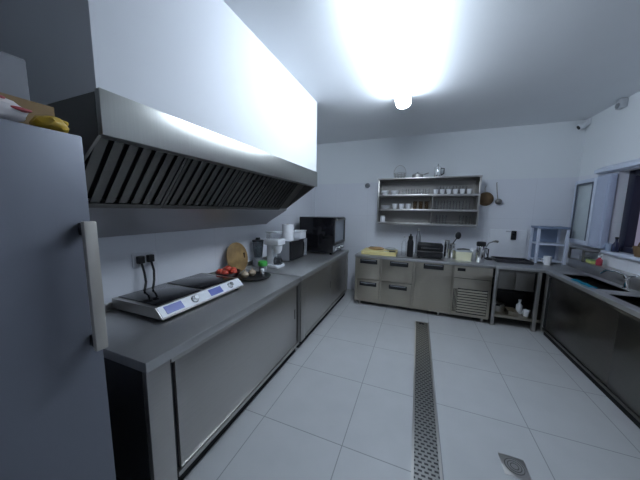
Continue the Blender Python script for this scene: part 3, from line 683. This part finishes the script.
# utensils hanging on the side of the rack
x = thing('colander', 'brown round colander hanging at the side of the wall rack', 'colander', (.95, 4.40, 1.62))
part(MB().lathe((.945, 4.435, 1.70), [(0, .07), (.05, .06), (.09, .03), (.105, 0), (.098, 0), (.084, .026), (.045, .052), (0, .06)], 22, RX(90)), 'bowl', BROWN, x)
part(MB().tube([(.93, 4.42, 1.80), (.925, 4.43, 1.86), (.94, 4.44, 1.90)], .006, 8), 'handle', STEEL, x)
x = thing('ladle', 'dark ladle hanging beside the brown colander', 'ladle', (1.07, 4.42, 1.6))
part(MB().blob((1.105, 4.40, 1.66), .045, .035, .045), 'cup', STEEL_DARK, x)
part(MB().tube([(1.10, 4.425, 1.69), (1.085, 4.435, 1.80), (1.07, 4.44, 1.93), (1.075, 4.445, 1.945)], .006, 8), 'handle', STEEL_DARK, x)
x = thing('wall_hook', 'small grey fitting on the back wall beside the wall rack', 'hook', (-.86, 4.44, 1.93))
part(MB().lathe((-.86, 4.449, 1.945), [(.045, 0), (.045, .012), (.03, .03), (0, .032)], 18, RX(90)), 'plate', GREY, x)
part(MB().tube([(-.86, 4.42, 1.945), (-.86, 4.40, 1.94), (-.86, 4.395, 1.96)], .006, 8), 'peg', STEEL_DARK, x)
# ------------------------------------------------------------------ things on the back counter
x = thing('cutting_board', 'thick pale yellow plastic cutting board on the back counter', 'cutting board', (-.53, 3.98, zc))
part(MB().box(-.80, -.27, 3.80, 4.18, zc, zc + .055, .008), 'slab', YELLOW, x)
zb = zc + .0554
y_ = thing('bread', 'brown flat loaf on the yellow cutting board', 'bread', (-.62, 4.0, zb))
part(MB().blob((-.60, 4.02, zb + .022), .13, .07, .026, .03, 3, zb), 'crust', BREAD, y_)
part(MB().blob((-.66, 3.99, zb + .046), .04, .018, .006, .03, 2), 'dark_crust', plain('toasted_crust', (.10, .09, .04), .8), y_)
y_ = thing('kitchen_knife', 'kitchen knife lying on the yellow cutting board', 'knife', (-.38, 3.9, zb))
part(MB().prism([(-.52, 3.855), (-.38, 3.85), (-.38, 3.885), (-.50, 3.875)], 'z', zb + .001, zb + .004), 'blade', CHROME, y_)
part(MB().box(-.38, -.28, 3.856, 3.879, zb, zb + .018, .005), 'handle', BLACK, y_)
y_ = thing('dish_cloth', 'pale folded cloth on the yellow cutting board', 'cloth', (-.42, 4.07, zb))
part(MB().blob((-.38, 4.07, zb + .02), .09, .06, .022, .08, 3, zb), 'fabric', LGREY, y_)
x = thing('bottle', 'clear glass bottle on the back counter beside the black flask', 'bottle', (-.19, 3.98, zc))
part(MB().lathe((-.17, 3.97, zc), [(.034, 0), (.036, .006), (.036, .19), (.014, .24), (.014, .28), (0, .28)], 18), 'body', GLASS, x); part(MB().lathe((-.17, 3.97, zc + .28), [(.016, 0), (.016, .02), (0, .02)], 14), 'cap', LGREY, x)
x = thing('flask', 'tall black flask on the back counter', 'flask', (-.08, 3.93, zc))
part(MB().lathe((-.078, 3.92, zc), [(.042, 0), (.045, .008), (.045, .22), (.034, .26), (0, .26)], 20), 'body', BLACK, x); part(MB().lathe((-.078, 3.92, zc + .26), [(.030, 0), (.030, .05), (.012, .06), (.012, .085), (0, .087)], 18), 'cap', RUBBER, x)
x = thing('paper_holder', 'slim grey upright bottle behind the sandwich press', 'bottle', (.03, 4.25, zc)); x.name = 'tall_bottle'
part(MB().lathe((.03, 4.28, zc), [(.036, 0), (.038, .006), (.038, .28), (.02, .33), (.02, .37), (0, .37)], 18), 'body', GREY, x); part(MB().lathe((.03, 4.28, zc + .37), [(.024, 0), (.024, .03), (0, .03)], 14), 'cap', STEEL, x)
x = thing('sandwich_press', 'black sandwich press on the back counter', 'sandwich press', (.20, 4.0, zc))
part(MB().box(.02, .37, 3.87, 4.16, zc + .015, zc + .095, .01), 'base', BLACK, x)
part(MB().box(.02, .37, 3.87, 4.16, zc + .105, zc + .205, .014), 'lid', BLACK, x)
part(MB().box(.03, .36, 3.88, 4.15, zc + .093, zc + .107), 'grill_plate', STEEL_DARK, x)
part(MB().tube([(.08, 3.875, zc + .15), (.08, 3.83, zc + .155), (.31, 3.83, zc + .155), (.31, 3.875, zc + .15)], .010, 8), 'handle', BLACK, x)
for fx in (.05, .34):
    for fy in (3.90, 4.13): part(MB().lathe((fx, fy, zc), [(.014, 0), (.014, .015)], 10), 'foot', RUBBER, x)
for i, (ux, uy, hh, lab) in enumerate(((.425, 3.98, .27, 'slim steel canister beside the sandwich press'), (.50, 4.02, .22, 'steel utensil holder with the black spoon beside the cream tub'))):
    x = thing('canister', lab, 'canister', (ux, uy, zc))
    part(MB().lathe((ux, uy, zc), [(.034, 0), (.036, .006), (.036, hh), (.032, hh), (.031, .01), (0, .008)], 20), 'can', CHROME, x)
    part(MB().lathe((ux, uy, zc + hh), [(.0375, -.012), (.0375, .002), (.033, .002), (.033, -.012), (.0375, -.012)], 20, None, False), 'rim', STEEL, x)
x = thing('spoon', 'black cooking spoon standing in the steel utensil holder', 'spoon', (.50, 4.02, zc + .012))
part(MB().tube([(.50, 4.02, zc + .03), (.506, 4.02, zc + .23), (.545, 4.02, zc + .30)], .007, 8), 'handle', BLACK, x)
part(MB().blob((.563, 4.02, zc + .345), .038, .014, .055), 'bowl', BLACK, x)
x = thing('storage_tub', 'cream plastic tub with grey lid on the back counter', 'tub', (.63, 3.98, zc))
part(MB().prism([(.545, zc), (.725, zc), (.735, zc + .125), (.535, zc + .125)], 'y', 3.91, 4.07), 'tub', CREAM, x)
part(MB().box(.53, .74, 3.905, 4.075, zc + .125, zc + .14, .004), 'lid', LGREY, x)
x = thing('scissors', 'dark utensil lying on the lid of the cream tub', 'utensil', (.64, 3.99, zc + .14)); x.name = 'serving_tongs'
part(MB().tube([(.56, 3.97, zc + .149), (.64, 3.985, zc + .152), (.72, 3.98, zc + .15)], .008, 8), 'arm', STEEL_DARK, x); part(MB().tube([(.56, 4.0, zc + .149), (.64, 4.005, zc + .158), (.71, 4.02, zc + .15)], .008, 8), 'arm', STEEL_DARK, x)
x = thing('cup', 'tall white cup between the cream tub and the steel flask', 'cup', (.765, 4.0, zc))
part(MB().lathe((.772, 4.02, zc), [(.026, 0), (.036, .17), (.033, .17), (.023, .008), (0, .008)], 18), 'body', PORC, x)
part(MB().lathe((.772, 4.02, zc + .166), [(.0375, 0), (.0375, .008), (.033, .008), (.033, 0), (.0375, 0)], 18, None, False), 'rim', WHITE, x)
x = thing('flask', 'steel flask with black lid on the back counter', 'flask', (.83, 3.89, zc))
part(MB().lathe((.832, 3.90, zc), [(.048, 0), (.052, .008), (.052, .21), (.046, .225), (0, .225)], 22), 'body', CHROME, x); part(MB().lathe((.832, 3.90, zc + .225), [(.054, 0), (.056, .008), (.056, .05), (.046, .06), (0, .06)], 22), 'lid', BLACK, x)
part(MB().tube([(.882, 3.885, zc + .20), (.915, 3.875, zc + .19), (.915, 3.875, zc + .08), (.883, 3.885, zc + .06)], .008, 8), 'handle', BLACK, x)
x = thing('desk_lamp', 'thin dark gooseneck rising from the corner table', 'lamp', (1.0, 4.2, zc)); x.name = 'gooseneck_lamp'
part(MB().lathe((1.0, 4.2, zc), [(.05, 0), (.05, .012), (.02, .022), (0, .022)], 18), 'base', BLACK, x)
part(MB().tube([(1.0, 4.2, zc + .02), (.965, 4.2, zc + .10), (.955, 4.2, zc + .17), (.985, 4.2, zc + .235), (1.04, 4.2, zc + .265)], .009, 10), 'neck', GREY, x)
part(MB().tube([(1.035, 4.2, zc + .264), (1.07, 4.2, zc + .272), (1.10, 4.2, zc + .265)], [.010, .016, .018], 12), 'head', STEEL_DARK, x)
x = thing('white_panel', 'large white board leaning on the back wall above the corner table', 'board', (1.27, 4.43, zc)); x.name = 'cutting_board'; x['category'] = 'cutting board'
part(MB().box(1.04, 1.50, 4.422, 4.444, zc, zc + .43, .006), 'slab', WHITE, x)
part(MB().box(1.24, 1.30, 4.4205, 4.4225, zc + .395, zc + .415), 'grip_slot', LGREY, x)
x = thing('wall_phone', 'black slim device on the white board above the corner table', 'wall device', (1.335, 4.42, 1.1))
part(MB().box(1.305, 1.365, 4.390, 4.4215, 1.10, 1.235, .006), 'body', BLACK, x); part(MB().box(1.312, 1.358, 4.387, 4.391, 1.17, 1.225, .002), 'screen', GLOSS, x)
x = thing('oven_tray', 'dark shallow oven tray on the corner table under the white board', 'tray', (1.26, 4.15, zc))
q = MB().box(1.07, 1.46, 4.02, 4.30, zc, zc + .006)
q.box(1.07, 1.46, 4.01, 4.02, zc, zc + .035).box(1.07, 1.46, 4.30, 4.31, zc, zc + .035).box(1.06, 1.07, 4.01, 4.31, zc, zc + .035).box(1.46, 1.47, 4.01, 4.31, zc, zc + .035)
part(q, 'pan', plain('tray_enamel', (.03, .03, .035), .35), x)
part(MB().tube([(1.062, 4.10, zc + .03), (1.035, 4.10, zc + .035), (1.035, 4.22, zc + .035), (1.062, 4.22, zc + .03)], .005, 8), 'handle', STEEL_DARK, x)
x = thing('dish_rack', 'pale blue two tier dish rack in the corner of the counter', 'dish rack', (1.73, 4.3, zc))
for px in (1.535, 1.84):
    for py in (4.18, 4.40): part(MB().box(px, px + .03, py, py + .03, zc, 1.30, .004), 'post', PVC, x)
part(MB().box(1.535, 1.87, 4.172, 4.432, 1.29, 1.32, .006), 'top', plain('blue_grey_plastic', (.20, .25, .36), .5), x)
part(MB().box(1.565, 1.84, 4.185, 4.425, 1.065, 1.09, .004), 'tier', PVC, x)
part(MB().box(1.565, 1.84, 4.19, 4.425, zc + .02, zc + .04, .004), 'tier', PVC, x)
part(MB().box(1.562, 1.843, 4.415, 4.428, zc + .04, 1.29), 'back_panel', plain('rack_back_plastic', (.24, .30, .42), .5), x)
x = thing('cup', 'white cup on the counter in front of the dish rack', 'cup', (1.62, 4.10, zc))
part(MB().lathe((1.64, 4.10, zc), [(.034, 0), (.044, .115), (.041, .115), (.031, .006), (0, .006)], 18), 'body', PORC, x)
part(MB().tube([(1.60, 4.09, zc + .09), (1.575, 4.085, zc + .08), (1.575, 4.085, zc + .04), (1.604, 4.09, zc + .03)], .006, 8), 'handle', PORC, x)
# ------------------------------------------------------------------ cameras high on the right wall
x = thing('security_camera', 'white security camera with dark lens in the upper corner', 'camera', (1.93, 4.40, 2.62))
part(MB().box(1.965, 1.998, 4.34, 4.42, 2.64, 2.72, .006), 'mount', WHITE, x)
part(MB().lathe((1.975, 4.37, 2.665), [(.034, 0), (.038, .01), (.038, .085), (.030, .095), (0, .095)], 18, RY(-120)), 'housing', WHITE, x)
c0 = Vector((1.975, 4.37, 2.665)) + RY(-120) @ Vector((0, 0, .095))
part(MB().lathe(c0, [(.027, 0), (.027, .004), (.015, .006), (0, .005)], 18, RY(-120)), 'lens', GLOSS, x)
x = thing('wall_speaker', 'small grey box sensor where the right wall meets the ceiling', 'sensor', (1.97, 3.75, 2.65)); x.name = 'motion_sensor'
part(MB().box(1.94, 1.998, 3.74, 3.83, 2.63, 2.725, .01), 'housing', LGREY, x); part(MB().lathe((1.94, 3.785, 2.66), [(.03, 0), (.022, .012), (0, .018)], 16, RY(-90)), 'lens', GREY, x)
# ------------------------------------------------------------------ floor drains
x = thing('channel_drain', 'long perforated steel drain channel running along the tiled floor', 'drain', (.133, 2.1, 0))
q = MB().box(.05, .064, .7, 3.48, 0, .005).box(.203, .217, .7, 3.48, 0, .005).box(.064, .203, 3.466, 3.48, 0, .005).box(.064, .203, .7, .714, 0, .005)
part(q, 'frame', STEEL, x)
part(MB().box(.064, .203, .714, 3.466, .0002, .0035), 'grate', GRATE, x)
part(MB().box(.10, .165, 3.40, 3.43, .0035, .005), 'lift_slot', DARK, x)
x = thing('floor_drain', 'small square steel floor drain in the tiles', 'drain', (.62, 1.62, 0))
part(MB().box(.555, .685, 1.555, 1.69, .0002, .004, .001), 'frame', STEEL, x)
q = MB()
for r in (.048, .034, .020): q.tube([(.62 + r * math.cos(2 * math.pi * i / 28), 1.622 + r * math.sin(2 * math.pi * i / 28), .0045) for i in range(28)], .003, 6, True)
part(q, 'ring', STEEL_DARK, x)
part(MB().lathe((.62, 1.622, .004), [(.055, 0), (.055, .0012), (0, .0012)], 28), 'strainer', STEEL, x)
for o in list(bpy.data.objects):
    if '_o' in o.keys(): del o['_o']
